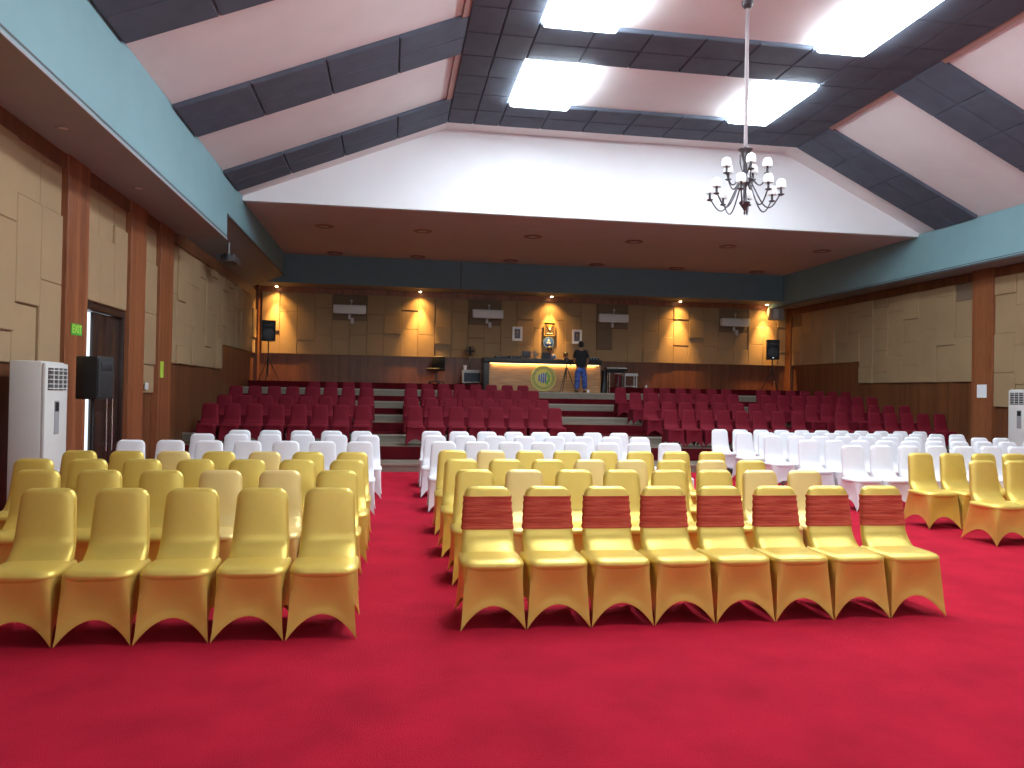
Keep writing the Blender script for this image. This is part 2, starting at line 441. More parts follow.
# lit ceiling panels ------------------------------------------------
bayname = ['first bay in front of the gable', 'second bay in front of the gable', 'third bay in front of the gable', 'fourth bay in front of the gable', 'fifth bay in front of the gable']
for bi, (y0, y1) in enumerate(bays[:4]):
    for side, x0, x1 in (('left', 2.28, 3.5), ('right', 7.0, 7.9)):
        t0 = thing('ceiling_light', 'glowing white ceiling light panel, %s one in the %s' % (side, bayname[bi]), 'ceiling light', ((x0+x1)/2, (y0+y1)/2, ZF-.001), 0, 'lit ceiling panels')
        w, h = (x1-x0)/2, (y1-y0)/2-.04
        MB().rbox((-w, -h, -.010), (w, h, 0), .003).build('frame', M['white_plastic'], t0)
        MB().rbox((-w+.012, -h+.012, -.15), (w-.012, h-.012, -.008), .03, 0, 3).build('diffuser', M['lamp'], t0)

# ------------------------------------------------------------------ chairs
def sup(n, a, b, e, cx, cy, z):
    out = []
    for j in range(n):
        t_ = 2*PI*(j+.5)/n; c, s_ = math.cos(t_), math.sin(t_)
        out.append((cx+a*math.copysign(abs(c)**(2/e), c), cy+b*math.copysign(abs(s_)**(2/e), s_), z))
    return out
ZT = .88
def back_dims(z):
    f = (z-.42)/(ZT-.42)
    hw = .190-.024*min(1, f*1.25)
    yc = .392+.066*f
    th = .036
    r = .075
    if z > ZT-r:
        k = (z-(ZT-r))/r; hw = hw-r+r*math.sqrt(max(0, 1-k*k))*.98+.002
    r2 = .035
    if z > ZT-r2:
        k = (z-(ZT-r2))/r2; th = th-r2+.004+r2*math.sqrt(max(0, 1-k*k))*.98
    fwd = .13*max(0, 1-(z-.42)/.15)**2.2
    return hw, yc, th, fwd
def back_ring(z, off=0., n=32):
    hw, yc, th, fwd = back_dims(z)
    return sup(n, hw+off, th+fwd/2+off, 3.2, 0, yc-fwd/2, z)
def chair_meshes(cover, tagname):
    zs = [.40, .43, .45, .47, .49, .52, .55, .59, .64, .69, .74, .78, .805, .825, .845, .858, .868, .875, .879]
    back = MB().rings([back_ring(z) for z in zs]).mesh('backrest_'+tagname, cover, 60)
    seat = MB()
    rs = []
    for z, ins in ((.372, .030), (.378, .012), (.392, .002), (.408, .0), (.422, .004), (.433, .014), (.441, .032), (.447, .065), (.451, .11)):
        rs.append(sup(36, .212-ins, .222-ins, 5.5, 0, .222, z))
    seat.rings(rs)
    seat = seat.mesh('seat_'+tagname, cover, 60)
    # skirt: stretched from the seat edge to four floor points, arched on every side
    sk = MB(); NS = 14; NV = 7
    top = [(-.205, .010), (.205, .010), (.205, .430), (-.205, .430)]
    bot = [(-.211, -.012), (.211, -.012), (.209, .505), (-.209, .505)]
    arch = [.148, .14, .14, .14]
    loops = [[] for _ in range(NV+1)]
    for sd in range(4):
        a, b = top[sd], top[(sd+1) % 4]; p, q = bot[sd], bot[(sd+1) % 4]
        nx, ny = ((0, 1), (-1, 0), (0, -1), (1, 0))[sd]      # inward
        for i in range(NS):
            s_ = i/NS; k = 1-abs(2*s_-1)**2.0
            tx, ty = a[0]+(b[0]-a[0])*s_, a[1]+(b[1]-a[1])*s_
            # seat edge corners are rounded
            kk = max(0, 1-min(s_, 1-s_)/.1)*.018
            tx -= math.copysign(kk, tx); ty -= math.copysign(kk, ty-.22)
            bx, by = p[0]+(q[0]-p[0])*s_, p[1]+(q[1]-p[1])*s_
            bx += nx*.035*k; by += ny*.035*k
            zb = arch[sd]*k
            for v in range(NV+1):
                f = v/NV
                bow = .012*math.sin(PI*f)*k
                loops[v].append((tx+(bx-tx)*f+nx*bow, ty+(by-ty)*f+ny*bow, .396+(zb-.396)*f))
    inner = []
    for lp in reversed(loops):
        inner.append([(x*.985, .22+(y-.22)*.985, z+(.004 if z < .39 else 0)) for x, y, z in lp])
    hem = [[(x*1.014, .22+(y-.22)*1.014, z+.011) for x, y, z in loops[-1]], [(x*1.014, .22+(y-.22)*1.014, z+.001) for x, y, z in loops[-1]]]
    sk.rings(loops[:-1]+hem+inner, cap0=False, cap1=False)
    skirt = sk.mesh('skirt_'+tagname, cover, 50)
    return {'backrest': back, 'seat': seat, 'skirt': skirt}
def sash_mesh():
    rs = []
    N = 15
    for k in range(N):
        z = .585+(.812-.585)*k/(N-1)
        rs.append(back_ring(z, .006+.0025*math.sin(k*1.9)+.002*math.sin(k*3.1), 40))
    inn = [back_ring(.585+(.812-.585)*k/(N-1), .001, 40) for k in reversed(range(N))]
    return MB().rings(rs+inn, cap0=False, cap1=False).mesh('sash', M['sash'], 60)
KM = {k: chair_meshes(M[m], k) for k, m in (('gold', 'gold'), ('champagne', 'champagne'), ('white', 'white_cover'), ('red', 'red_cover'))}
SASH = sash_mesh()
def make_chair(kind, sash=False):
    r = bpy.data.objects.new('banquet_chair', None); C.objects.link(r); r.empty_display_size = .1; r['category'] = 'chair'
    for pn, me in KM[kind].items():
        o = bpy.data.objects.new(pn, me); C.objects.link(o); o.parent = r
    if sash:
        o = bpy.data.objects.new('sash', SASH); C.objects.link(o); o.parent = r; o['label'] = 'red organza sash'
    return r
proto = {}
def chair(kind, x, y, z, label, group, rz=0, sash=False, sc=1.):
    key = (kind, sash)
    if key not in proto:
        proto[key] = r = make_chair(kind, sash); r.location = (x, y, z); r.rotation_euler = (0, 0, rz)
        r['label'] = label; r['group'] = group
    else:
        r = copy_tree(proto[key], (x, y, z), rz, label, group)
    r.scale = (sc, sc, sc)
    return r
J = lambda a: random.uniform(-a, a)
# left block, counted from the centre aisle outwards
rowL = [('gold', 4.90, -.40, .440, 5, 'front row'), ('gold', 6.05, -.43, .457, 7, 'second row'), ('gold', 7.02, -.40, .458, 7, 'third row'),
        ('gold', 7.95, -.40, .453, 7, 'fourth row'), ('white', 9.66, -.39, .462, 7, 'front white row'), ('white', 11.12, -.33, .466, 6, 'middle white row'), ('white', 12.2, -.46, .472, 5, 'rear white row')]
peachL = {('second row', 1), ('second row', 2), ('fourth row', 2), ('fourth row', 4)}
for kind, y, x0, p, n, rn in rowL:
    for k in range(n):
        kd = 'champagne' if (rn, k) in peachL else kind
        adj = {'champagne': 'pale peach-gold', 'gold': 'glossy gold', 'white': 'white'}[kd]
        chair(kd, x0-p*k, y, 0, '%s covered chair, %s from the centre aisle in the %s left of it' % (adj, ORD[k], rn),
              ('white' if kind == 'white' else 'gold')+' chairs left of the centre aisle', J(.012))
# block right of the aisle
rowR = [('gold', 4.98, .685, .436, 8, 'front row'), ('gold', 6.15, .72, .437, 8, 'second row'), ('gold', 7.17, .70, .437, 8, 'third row'),
        ('gold', 8.31, .70, .445, 8, 'fourth row'), ('white', 9.83, .70, .451, 8, 'front white row'), ('white', 11.2, .66, .459, 8, 'middle white row'), ('white', 12.4, .68, .459, 8, 'rear white row')]
peachR = {('second row', 1), ('third row', 3), ('third row', 4), ('second row', 6), ('second row', 7), ('fourth row', 1), ('third row', 6)}
for kind, y, x0, p, n, rn in rowR:
    for k in range(n):
        sash = rn == 'front row'
        kd = 'champagne' if (rn, k) in peachR else kind
        adj = {'champagne': 'pale peach-gold', 'gold': 'bright gold', 'white': 'white'}[kd]
        if sash: lab = 'gold covered chair with red back sash, %s from the centre aisle in the front row' % ORD[k]
        else: lab = '%s covered chair, %s from the aisle, %s of the middle block' % (adj, ORD[k], rn)
        grp = 'gold chairs with red sashes' if sash else ('white' if kind == 'white' else 'gold')+' chairs of the middle block'
        chair(kd, x0+p*k, y, 0, lab, grp, J(.012), sash)
# far right block
for y, n, rn in ((9.68, 11, 'nearest'), (10.85, 11, 'second'), (12.0, 11, 'middle'), (13.1, 11, 'fourth'), (14.18, 11, 'rearmost')):
    for k in range(n):
        chair('white', 6.53+.444*k, y, 0, 'white covered chair, %s from the left end of the %s row, right-hand white block' % (ORD[k], rn), 'white chairs of the right-hand block', J(.012))
for y, x0, n, rn in ((8.30, 6.57, 6, 'rear gold row'), (7.28, 6.58, 5, 'front gold row')):
    for k in range(n):
        chair('gold', x0+.442*k, y, 0, 'gold covered chair without sash, %s from left in the %s at the right' % (ORD[k], rn), 'gold chairs at the right', J(.01))
# dark red chairs on the terrace
ter = [(15.78, .42, 'lowest terrace row'), (17.06, .58, 'second terrace row'), (18.32, .79, 'third terrace row'), (19.62, .93, 'top terrace row')]
LX = [[-.58-.428*k for k in range(8)]]*3 + [[-.65-.43*k for k in range(4)]]
MX = [[.50+.424*k for k in range(8)], [.47+.425*k for k in range(8)], [.46+.428*k for k in range(8)], [.50+.418*k for k in range(8)]]
RX = [[6.07, 6.48, 6.91, 7.31, 7.74, 8.15, 8.61, 9.08, 10.14, 10.97, 11.39, 11.80, 12.22, 12.65],
      [6.04, 6.48, 6.91, 7.33, 7.79, 8.25, 8.68, 9.1, 10.14, 10.55, 10.97, 11.38, 11.82, 12.24, 12.67],
      [6.10, 6.55, 7.0, 7.43, 7.86, 8.29, 8.72, 9.61, 10.09, 10.50, 10.92, 11.35, 11.78, 12.20, 12.64],
      [6.10, 6.89, 7.34, 7.8, 8.23, 8.69, 9.12, 10.15, 10.58, 11.02, 11.45, 11.87, 12.28, 12.70]]
for (y, z, rn), lx, mx, rx in zip(ter, LX, MX, RX):
    for xs, where, grp in ((lx, 'from the left stairs, left block', 'red chairs on the left of the terrace'),
                           (mx, 'from the left stairs, middle block', 'red chairs in the middle of the terrace'),
                           (rx, 'from the right stairs, right block', 'red chairs on the right of the terrace')):
        for k, x in enumerate(xs):
            chair('red', x, y, z, 'dark red covered chair, %s %s, %s' % (ORD[k], where, rn), grp, J(.02), False, .915)

# ------------------------------------------------------------------ chandelier
def lathe_part(name, prof, m, parent, c=(0, 0, 0), n=20, label=None, axis='z'):
    return MB().lathe(prof, c, n, 0, axis).build(name, m, parent, 40, label)
ch = thing('chandelier', 'dark bronze chandelier with small white shades hanging on a long rod', 'chandelier', (5.24, 10.96, 4.30))
top = ZF-4.30
lathe_part('canopy', [(.02, top-.10), (.05, top-.09), (.085, top-.05), (.09, top-.001)], M['bronze'], ch)
lathe_part('rod', [(.022, 1.02), (.030, 1.10), (.026, 1.5), (.033, 2.0), (.026, 2.5), (.030, 2.9), (.02, top-.08)], M['rod'], ch, label='rod wrapped in a pinkish grey sleeve')
lathe_part('hub', [(.004, .0), (.018, .03), (.010, .06), (.03, .10), (.065, .15), (.085, .19), (.06, .22), (.028, .25), (.022, .42), (.045, .46), (.10, .50), (.11, .54), (.075, .58), (.035, .62), (.03, .80), (.055, .90), (.075, .96), (.11, 1.0), (.04, 1.03), (.02, 1.05)], M['bronze'], ch)
cage = MB()
for k in range(6):
    a = 2*PI*k/6
    cage.tube([(.03*math.cos(a), .03*math.sin(a), .62), (.085*math.cos(a), .085*math.sin(a), .78), (.09*math.cos(a), .09*math.sin(a), .90), (.05*math.cos(a), .05*math.sin(a), 1.0)], .007, 6)
cage.build('cage', M['bronze'], ch, 40)
def arm(a, R_, z0, dip, z1):
    pts = []
    for k in range(15):
        f = k/14
        r = .07+(R_-.07)*(1-(1-f)**1.25 if f < .75 else 1-(1-f)**1.25)
        z = z0 + (z1-z0)*f**3 - dip*math.sin(PI*min(1, f*1.02))**1.2
        pts.append((r*math.cos(a), r*math.sin(a), z))
    pts.append((pts[-1][0], pts[-1][1], z1+.02))
    o = MB().tube(pts, .011, 8).build('arm', M['bronze'], ch, 50)
    x, y, _ = pts[-1]; z = z1
    lathe_part('candle_cup', [(.01, z-.01), (.045, z+.005), (.05, z+.015), (.018, z+.025), (.016, z+.12), (.03, z+.125), (.03, z+.135)], M['bronze'], o, (x, y, 0), 14)
    # open-topped bell shade with wall thickness
    prof = [(.066, z+.105), (.074, z+.135), (.070, z+.185), (.056, z+.225), (.034, z+.240), (.030, z+.236), (.052, z+.220), (.065, z+.183), (.069, z+.137), (.061, z+.108)]
    MB().lathe(prof+[prof[0]], (x, y, 0), 18, 0, 'z', False, False).build('lamp_shade', M['shade'], o, 60, 'white shade')
for k in range(8): arm(2*PI*(k+.3)/8, .52, .52, .40, .26)
for k in range(5): arm(2*PI*(k+.6)/5, .32, .60, .16, .60)

# ------------------------------------------------------------------ stage ceiling downlights (off)
sx = [-1.77, .72, 3.62, 6.40, 9.08, 11.88]
for rn, y in (('front', 20.0), ('rear', 23.85)):
    for k, x in enumerate(sx):
        t0 = thing('recessed_light', 'unlit recessed downlight, %s from left in the %s row of the terrace ceiling' % (ORD[k], rn), 'recessed light', (x, y, 5.68), 0, 'recessed lights over the terrace')
        MB().lathe([(.13, -.02), (.22, -.022), (.25, -.006), (.25, 0), (.13, 0), (.13, -.02)], (0, 0, 0), 24, 0, 'z', False, False).build('rim', M['rim_red'], t0, 40)
        lathe_part('lens', [(.125, -.012), (.10, -.016), (.01, -.016)], M['lens_off'], t0)
# soffit lights near the left
for k, y in enumerate((7.0, 9.62, 12.31)):
    t0 = thing('recessed_light', 'small unlit downlight in the left soffit, %s' % ('out beyond the near pillar', 'above the air conditioner', 'above the exit door')[k], 'recessed light', (-3.82, y, 4.53), 0, 'recessed lights in the left soffit')
    MB().lathe([(.06, -.012), (.085, -.012), (.095, 0), (.06, 0), (.06, -.012)], (0, 0, 0), 20, 0, 'z', False, False).build('rim', M['soffit'], t0, 40)
    lathe_part('lens', [(.058, -.006), (.01, -.008)], M['lens_off'], t0)
# lit wall-washing downlights along the back wall
dlx = [-3.66, .87, 5.24, 9.75, 12.93]
dn = ['in the left rear corner', 'between the two left air conditioners', 'above the framed emblem', 'between the two right air conditioners', 'by the right rear corner']
for x, w in zip(dlx, dn):
    t0 = thing('downlight', 'glowing warm downlight over the back wall, %s' % w, 'downlight', (x, 25.20, 4.80), 0, 'warm downlights along the back wall')
    MB().lathe([(.05, -.03), (.07, -.03), (.08, 0), (.05, 0), (.05, -.03)], (0, 0, 0), 20, 0, 'z', False, False).build('rim', M['white_plastic'], t0, 40)
    lathe_part('bulb', [(.045, -.005), (.045, -.03), (.035, -.045), (.01, -.05)], M['bulb'], t0)
    for en, sz, bl in ((1250, 56, 1.), (120, 125, 1.)):      # narrow main beam and the reflector's wide spill
        L = bpy.data.lights.new('downlight_beam', 'SPOT'); L.energy = en; L.color = (1., .55, .15); L.spot_size = math.radians(sz); L.spot_blend = bl; L.shadow_soft_size = .04
        lo = bpy.data.objects.new('downlight_beam', L); C.objects.link(lo); lo.parent = t0; lo.location = (0, 0, -.07)

# ------------------------------------------------------------------ air conditioners on the back wall
wn = ['leftmost, near the left loudspeaker', 'left of the left portrait', 'right of the right portrait', 'rightmost, near the right loudspeaker']
for i, x in enumerate(ac_x):
    t0 = thing('wall_air_conditioner', 'white split air conditioner on the back wall, %s' % wn[i], 'air conditioner', (x, YB-.07, 4.12), 0, 'wall air conditioners')
    b = MB(); b.rbox((-.52, -.20, -.14), (.52, 0, .15), .035, 0, 3); b.build('housing', M['white_plastic'], t0, 40)
    b = MB(); b.rbox((-.46, -.215, -.135), (.46, -.13, -.105), .006); b.build('louver', M['white_plastic'], t0, 40)
    MB().rbox((-.05, -.05, -.30), (.03, 0, -.14), .01).build('drain_cover', M['white_plastic'], t0, 40)
    if i != 2: MB().rbox((.03, -.10, -.44), (.13, 0, -.26), .015).build('pipe_cover', M['white_plastic'], t0, 40)
    lathe_part('knob', [(.035, 0), (.04, .02), (.02, .04)], M['white_plastic'], t0, (.05, 0, .30), 12, axis='y')
    MB().tube([(.05, -.01, .30), (.05, -.01, .15)], .012, 6).build('pipe', M['white_plastic'], t0, 40)

# ------------------------------------------------------------------ floor standing air conditioners
def floor_ac(label, loc, rz, grp):
    """front faces local -y"""
    t0 = thing('floor_air_conditioner', label, 'air conditioner', loc, rz, grp)
    W, D, Hh = .30, .36, 1.80
    MB().rbox((-W, .03, 0), (W, D, Hh), .02, 0, 2).build('cabinet', M['white_plastic'], t0, 40)
    MB().rbox((-W+.004, -.01, .02), (W-.004, .035, Hh-.015), .018, 0, 2).build('front_panel', M['white_plastic'], t0, 40)
    g = MB().rbox((-W+.06, -.018, Hh-.32), (W-.06, -.004, Hh-.07), .004).build('air_outlet', M['dark_grey'], t0)
    s_ = MB()
    for k in range(5): s_.rbox((-W+.06, -.034, Hh-.305+k*.05), (W-.06, -.012, Hh-.295+k*.05), .003)
    for k in range(1, 4): s_.rbox((-W+.06+k*.12-.004, -.030, Hh-.32), (-W+.06+k*.12+.004, -.012, Hh-.07), .002)
    s_.build('slats', M['white_plastic'], g)
    MB().rbox((-.06, -.016, Hh-.82), (.06, -.006, Hh-.44), .004).build('control_strip', M['grey'], t0, 40)
    MB().rbox((-.05, -.020, Hh-.56), (.05, -.010, Hh-.455), .004).build('display', M['black'], t0, 40)
    v = MB()
    for k in range(9): v.rbox((-W-.002, .05, .35+k*.03), (-W+.01, .11, .36+k*.03), .002)
    for k in range(12): v.rbox((-W+.05, -.014, .15+k*.03), (W-.05, -.005, .163+k*.03), .002)
    v.build('intake_slots', M['dark_grey'], t0)
    return t0
floor_ac('tall white floor air conditioner at the left wall before the pillar', (-3.75, 9.40, 0), PI/2, 'floor air conditioners')
floor_ac('tall white floor air conditioner at the right edge, beside the right pillar', (13.06, 14.33, 0), -PI/2, 'floor air conditioners')

# ------------------------------------------------------------------ exit door
d = bpy.data.objects.new('door_1', None); C.objects.link(d); d.location = (XL, 12.305, 0); struct(d)
f = MB()
f.rbox((-.15, -.865, 0), (.015, -.80, 2.72), .006); f.rbox((-.15, .79, 0), (.05, .865, 2.72), .006); f.rbox((-.15, -.80, 2.62), (.05, .79, 2.72), .006)
f.build('door_frame', M['door'], d, 40)
def leaf(y0, y1, hx, name):
    l = MB(); l.rbox((-.06, y0, .02), (-.01, y1, 2.61), .006)
    for z0, z1 in ((.25, 1.15), (1.35, 2.40)):
        l.rbox((-.015, y0+.12, z0), (.004, y1-.12, z1), .006)
    lo = l.build(name, M['door'], d, 40)
    h = MB(); h.tube([(.05, hx, .55), (.05, hx, 1.75)], .014, 10)
    for z in (.65, 1.65): h.tube([(-.01, hx, z), (.05, hx, z)], .010, 8)
    h.build('pull_handle', M['chrome'], lo, 50, 'long chrome pull handle')
leaf(-.28, .25, .14, 'door_leaf'); leaf(.26, .785, .38, 'door_leaf')
# exit sign and stickers on the pillars
def text_obj(name, txt, size, m, parent, loc, rot):
    cu = bpy.data.curves.new(name, 'FONT'); cu.body = txt; cu.size = size; cu.align_x = 'CENTER'; cu.align_y = 'CENTER'; cu.extrude = .002; cu.offset = size*.015
    o = bpy.data.objects.new(name, cu); C.objects.link(o)
    bpy.context.view_layer.update()
    me = bpy.data.meshes.new_from_object(o.evaluated_get(bpy.context.evaluated_depsgraph_get()))
    C.objects.unlink(o); bpy.data.objects.remove(o); me.materials.clear(); me.materials.append(m)
    q = bpy.data.objects.new(name, me); C.objects.link(q); q.parent = parent; q.location = loc; q.rotation_euler = rot
    return q
t0 = thing('exit_sign', 'small green exit sign on the wooden pillar beside the door', 'sign', (XL+.12, 11.05, 2.28))
MB().rbox((0, -.17, -.075), (.012, .17, .075), .003).build('plate', M['green_sign'], t0)
text_obj('lettering', 'EXIT', .15, M['yellow_green'], t0, (.013, 0, 0), (PI/2, 0, PI/2))
t0 = tag(MB().rbox((XL+.12, 14.86, 1.70), (XL+.128, 15.06, 2.00), .002).build('sticker', M['yellow_green']), 'yellow-green upright sticker on the third wooden pillar', 'sticker')
t0 = tag(MB().rbox((XR-.128, 16.08, 1.62), (XR-.12, 16.38, 1.93), .002).build('paper_notice', M['paper']), 'white paper notice on the right wooden pillar', 'paper')
t0 = thing('light_switch', 'white switch plate low on the beige panel between two pillars', 'switch', (XL+.07, 14.25, 1.54))
MB().rbox((0, -.09, -.06), (.012, .09, .06), .004).build('plate', M['white_plastic'], t0)
MB().rbox((.008, -.05, -.03), (.018, .0, .03), .003).build('rocker', M['white_plastic'], t0)

# ------------------------------------------------------------------ loudspeakers and stands
def tripod(label, loc, h, grp, spread=.42):
    t0 = thing('speaker_stand', label, 'stand', loc, 0, grp)
    MB().tube([(0, 0, .12), (0, 0, h)], .018, 10).build('pole', M['black'], t0, 40)
    lathe_part('collar', [(.035, .60), (.038, .62), (.038, .70), (.03, .72)], M['black'], t0, n=12)
    lathe_part('knob', [(.02, .02), (.022, .05), (.01, .06)], M['dark_grey'], t0, (0, 0, .66), 10, axis='y')
    for k in range(3):
        a = 2*PI*k/3+.5; c_, s_ = math.cos(a), math.sin(a)
        g = MB().tube([(.03*c_, .03*s_, .64), (spread*c_, spread*s_, .015)], .013, 8).build('leg', M['black'], t0, 40)
        MB().tube([(spread*.5*c_, spread*.5*s_, .335), (.02*c_, .02*s_, .18)], .008, 6).build('brace', M['chrome'], g, 40)
        MB().ell((spread*c_, spread*s_, .016), (.02, .02, .016)).build('rubber_foot', M['black'], g, 60)
    return t0
def speaker(label, loc, w, dpt, h, rz, grp):
    """front faces local -y"""
    t0 = thing('loudspeaker', label, 'loudspeaker', loc, rz, grp)
    poly = [(-w/2, 0), (w/2, 0), (w/2, dpt*.55), (w*.30, dpt), (-w*.30, dpt), (-w/2, dpt*.55)]
    poly = [(x, y-dpt/2) for x, y in poly]
    b = MB(); b.rings([[(x*.96, y*.96, 0) for x, y in poly], [(x, y, .012) for x, y in poly], [(x, y, h-.012) for x, y in poly], [(x*.96, y*.96, h) for x, y in poly]])
    b.build('cabinet', M['black'], t0)
    MB().rbox((-w/2+.015, -dpt/2-.014, .03), (w/2-.015, -dpt/2+.004, h-.03), .008).build('grille', M['grille'], t0, 40)
    lathe_part('woofer', [(w*.38, .0), (w*.40, .006), (w*.34, .010), (w*.12, .004), (.01, .012)], M['black'], t0, (0, -dpt/2-.012, h*.34), 20, axis='y')
    MB().rbox((-w*.32, -dpt/2-.022, h*.68), (w*.32, -dpt/2-.008, h*.86), .008).build('horn', M['black'], t0, 40)
    MB().rbox((-.03, -dpt/2-.017, .05), (.03, -dpt/2-.010, .065), .002).build('badge', M['chrome'], t0)
    return t0
tripod('black tripod stand by the exit door beside the floor air conditioner', (-3.69, 10.32, 0), 1.40, 'speaker stands')
speaker('black loudspeaker on a stand in front of the exit door', (-3.69, 10.32, 1.37), .34, .32, .53, PI*.42, 'loudspeakers on stands')
tripod('black speaker stand on the platform in the left rear corner', (-3.80, 24.75, 1.77), 1.26, 'speaker stands', .36)
speaker('black loudspeaker high on a stand in the left rear corner', (-3.82, 24.75, 3.0), .42, .32, .64, .25, 'loudspeakers on stands')
tripod('black speaker stand on the platform in the right rear corner', (12.93, 24.75, 1.77), 1.09, 'speaker stands', .36)
speaker('black loudspeaker high on a stand in the right rear corner', (12.93, 24.75, 2.83), .42, .32, .68, -.35, 'loudspeakers on stands')
# beige monitor box mounted in the right corner, grey box under the left soffit
t0 = thing('wall_box', 'small pale box fixed high in the right rear corner', 'box', (13.15, 24.95, 4.42))
MB().rbox((-.22, -.16, -.20), (.20, .20, .20), .02).build('case', M['grey'], t0, 40)
MB().rbox((-.19, -.172, -.16), (.0, -.155, .16), .008).build('front_panel', M['white_plastic'], t0, 40)
MB().tube([(0, 0, .2), (0, 0, .40)], .02, 8).build('bracket', M['grey'], t0, 40)
t0 = thing('projector', 'grey projector box hanging under the left rear soffit', 'projector', (-3.72, 18.3, 4.46))
MB().rbox((-.20, -.35, -.10), (.20, .35, .07), .03).build('case', M['dark_grey'], t0, 40)
MB().lathe([(.07, 0), (.075, .05), (.05, .06), (.045, .02)], (.0, -.35, 0), 18, 0, 'y').build('lens', M['black'], t0, 40)
MB().tube([(0, 0, .08), (0, 0, .40)], .02, 8).build('mount', M['grey'], t0, 40)

# ------------------------------------------------------------------ stage counter
ct = thing('reception_counter', 'wooden bar counter with dark top and a round emblem, at the back of the stage', 'counter', (4.67, 23.6, 1.57))
cw = 1.87
MB().rbox((-cw+.18, .08, 0), (cw-.04, .14, .88), .004).build('front_panel', M['wood_counter'], ct)
MB().rbox((-cw, .0, 0), (-cw+.18, .55, .88), .01).build('side_panel', M['black'], ct, 40)
MB().rbox((cw-.05, .02, 0), (cw+.0, .55, .88), .01).build('side_panel', M['wood_counter'], ct, 40)
MB().rbox((-cw-.02, -.03, .88), (cw+.02, .58, 1.04), .012).build('counter_top', M['black'], ct, 40)
MB().rbox((-cw+.2, .055, .865), (cw-.06, .078, .88), .003).build('led_strip', M['strip'], ct)
L = bpy.data.lights.new('counter_glow', 'AREA'); L.shape = 'RECTANGLE'; L.size = 3.3; L.size_y = .03; L.energy = 14; L.color = (1., .62, .22)
lo = bpy.data.objects.new('counter_glow', L); C.objects.link(lo); lo.parent = ct; lo.location = (.05, .045, .86); lo.rotation_euler = (math.radians(20), 0, 0)
em = MB().lathe([(.0, -.02), (.41, -.02), (.41, .015), (.01, .015)], (.03, .075, .44), 40, 0, 'y').build('emblem', M['olive'], ct, 40, 'round olive-green emblem with a blue centre')
MB().lathe([(.405, .014), (.405, .026), (.37, .026), (.37, .014)], (.03, .075, .44), 40, 0, 'y', False, False).build('rim', M['yellow'], em, 40)
MB().lathe([(.275, .014), (.275, .022), (.01, .022)], (.03, .075, .44), 36, 0, 'y').build('disc', M['yellow'], em, 40)
b = MB()
for x, h0 in ((-.14, .21), (-.065, .28), (.0, .33), (.065, .28)): b.rbox((.03+x-.023, .043, .44-h0/2), (.03+x+.023, .056, .44+h0/2), .006)
b.build('blue_bars', M['blue'], em, 40)
b = MB()
for a in (-.9, -.3, .3, .9): b.ell((.03+.18*math.cos(a), .05, .44+.19*math.sin(a)), (.045, .008, .065))
b.build('green_leaves', M['green'], em, 40)
# LED strips on items on top of the counter
ZK = 1.57+1.04
def eqbox(name, label, cat, x, y, w, dp, h, tilt=0):
    t0 = thing(name, label, cat, (x, y, ZK))
    MB().rbox((-w/2, -dp/2, 0), (w/2, dp/2, h), .015).build('case', M['black'], t0, 40)
    b_ = MB()
    for k in range(4): b_.rbox((-w*.4+k*w*.22, -dp/2-.006, h*.35), (-w*.4+k*w*.22+w*.1, -dp/2+.004, h*.7), .002)
    b_.build('buttons', M['grey'], t0); return t0
eqbox('equipment_case', 'low black equipment case, farther left on the counter top', 'case', 3.36, 23.85, .38, .34, .06)
eqbox('equipment_case', 'low black equipment case on the counter, nearer the grey monitor', 'case', 3.80, 23.85, .38, .34, .08)
t0 = thing('monitor', 'small dark grey monitor standing on the counter', 'monitor', (4.17, 23.85, ZK))
MB().rbox((-.14, -.02, .03), (.14, .03, .24), .01).build('screen', M['dark_grey'], t0, 40)
MB().rbox((-.08, -.06, 0), (.08, .08, .012), .004).build('base', M['black'], t0); MB().rbox((-.02, 0, .01), (.02, .02, .05), .004).build('neck', M['black'], t0)
t0 = thing('desk_fan', 'small round desk fan on the counter beside the monitor', 'fan', (4.46, 23.85, ZK))
b = MB()
for r in (.125, .09, .05): b.tube([(r*math.cos(2*PI*k/20), -.03, .15+r*math.sin(2*PI*k/20)) for k in range(21)], .006, 6)
for k in range(8): b.tube([(0, -.03, .15), (.125*math.cos(k*PI/4), -.03, .15+.125*math.sin(k*PI/4))], .004, 5)
b.build('guard', M['grey'], t0, 40)
b = MB()
for k in range(3):
    T = Matrix.Translation((0, 0, .15)) @ Matrix.Rotation(2*PI*k/3, 4, 'Y'); b.ell((.055, 0, 0), (.05, .008, .03), 0, 12, 8, T)
b.build('blades', mat('olive_plastic', (.14, .17, .08), .5), t0, 40)
lathe_part('base', [(.07, 0), (.07, .015), (.02, .03), (.015, .14)], M['black'], t0); MB().ell((0, .03, .15), (.035, .05, .035)).build('motor', M['black'], t0, 40)
def laptop(label, x, y):
    t0 = thing('laptop', label, 'laptop', (x, y, ZK), PI)
    MB().rbox((-.17, -.12, 0), (.17, .12, .018), .005).build('base', M['dark_grey'], t0)
    T = Matrix.Translation((0, .12, .015)) @ Matrix.Rotation(math.radians(-15), 4, 'X')
    MB().rbox((-.17, -.006, 0), (.17, .006, .22), .004, 0, 2, T).build('lid', M['dark_grey'], t0)
    MB().rbox((-.15, -.008, .015), (.15, -.005, .205), .001, 0, 1, T).build('screen', M['black'], t0)
laptop('dark laptop open on the counter in front of the person in blue', 4.78, 23.84)
bpy.data.objects['laptop'].scale = (.8, 1, .9)
t0 = eqbox('mixing_console', 'flat mixing console at the right end of the counter', 'mixer', 6.28, 23.85, .44, .38, .07)
MB().rbox((-.20, -.17, .068), (.20, .17, .09), .008).build('top_plate', M['grey'], t0, 40)

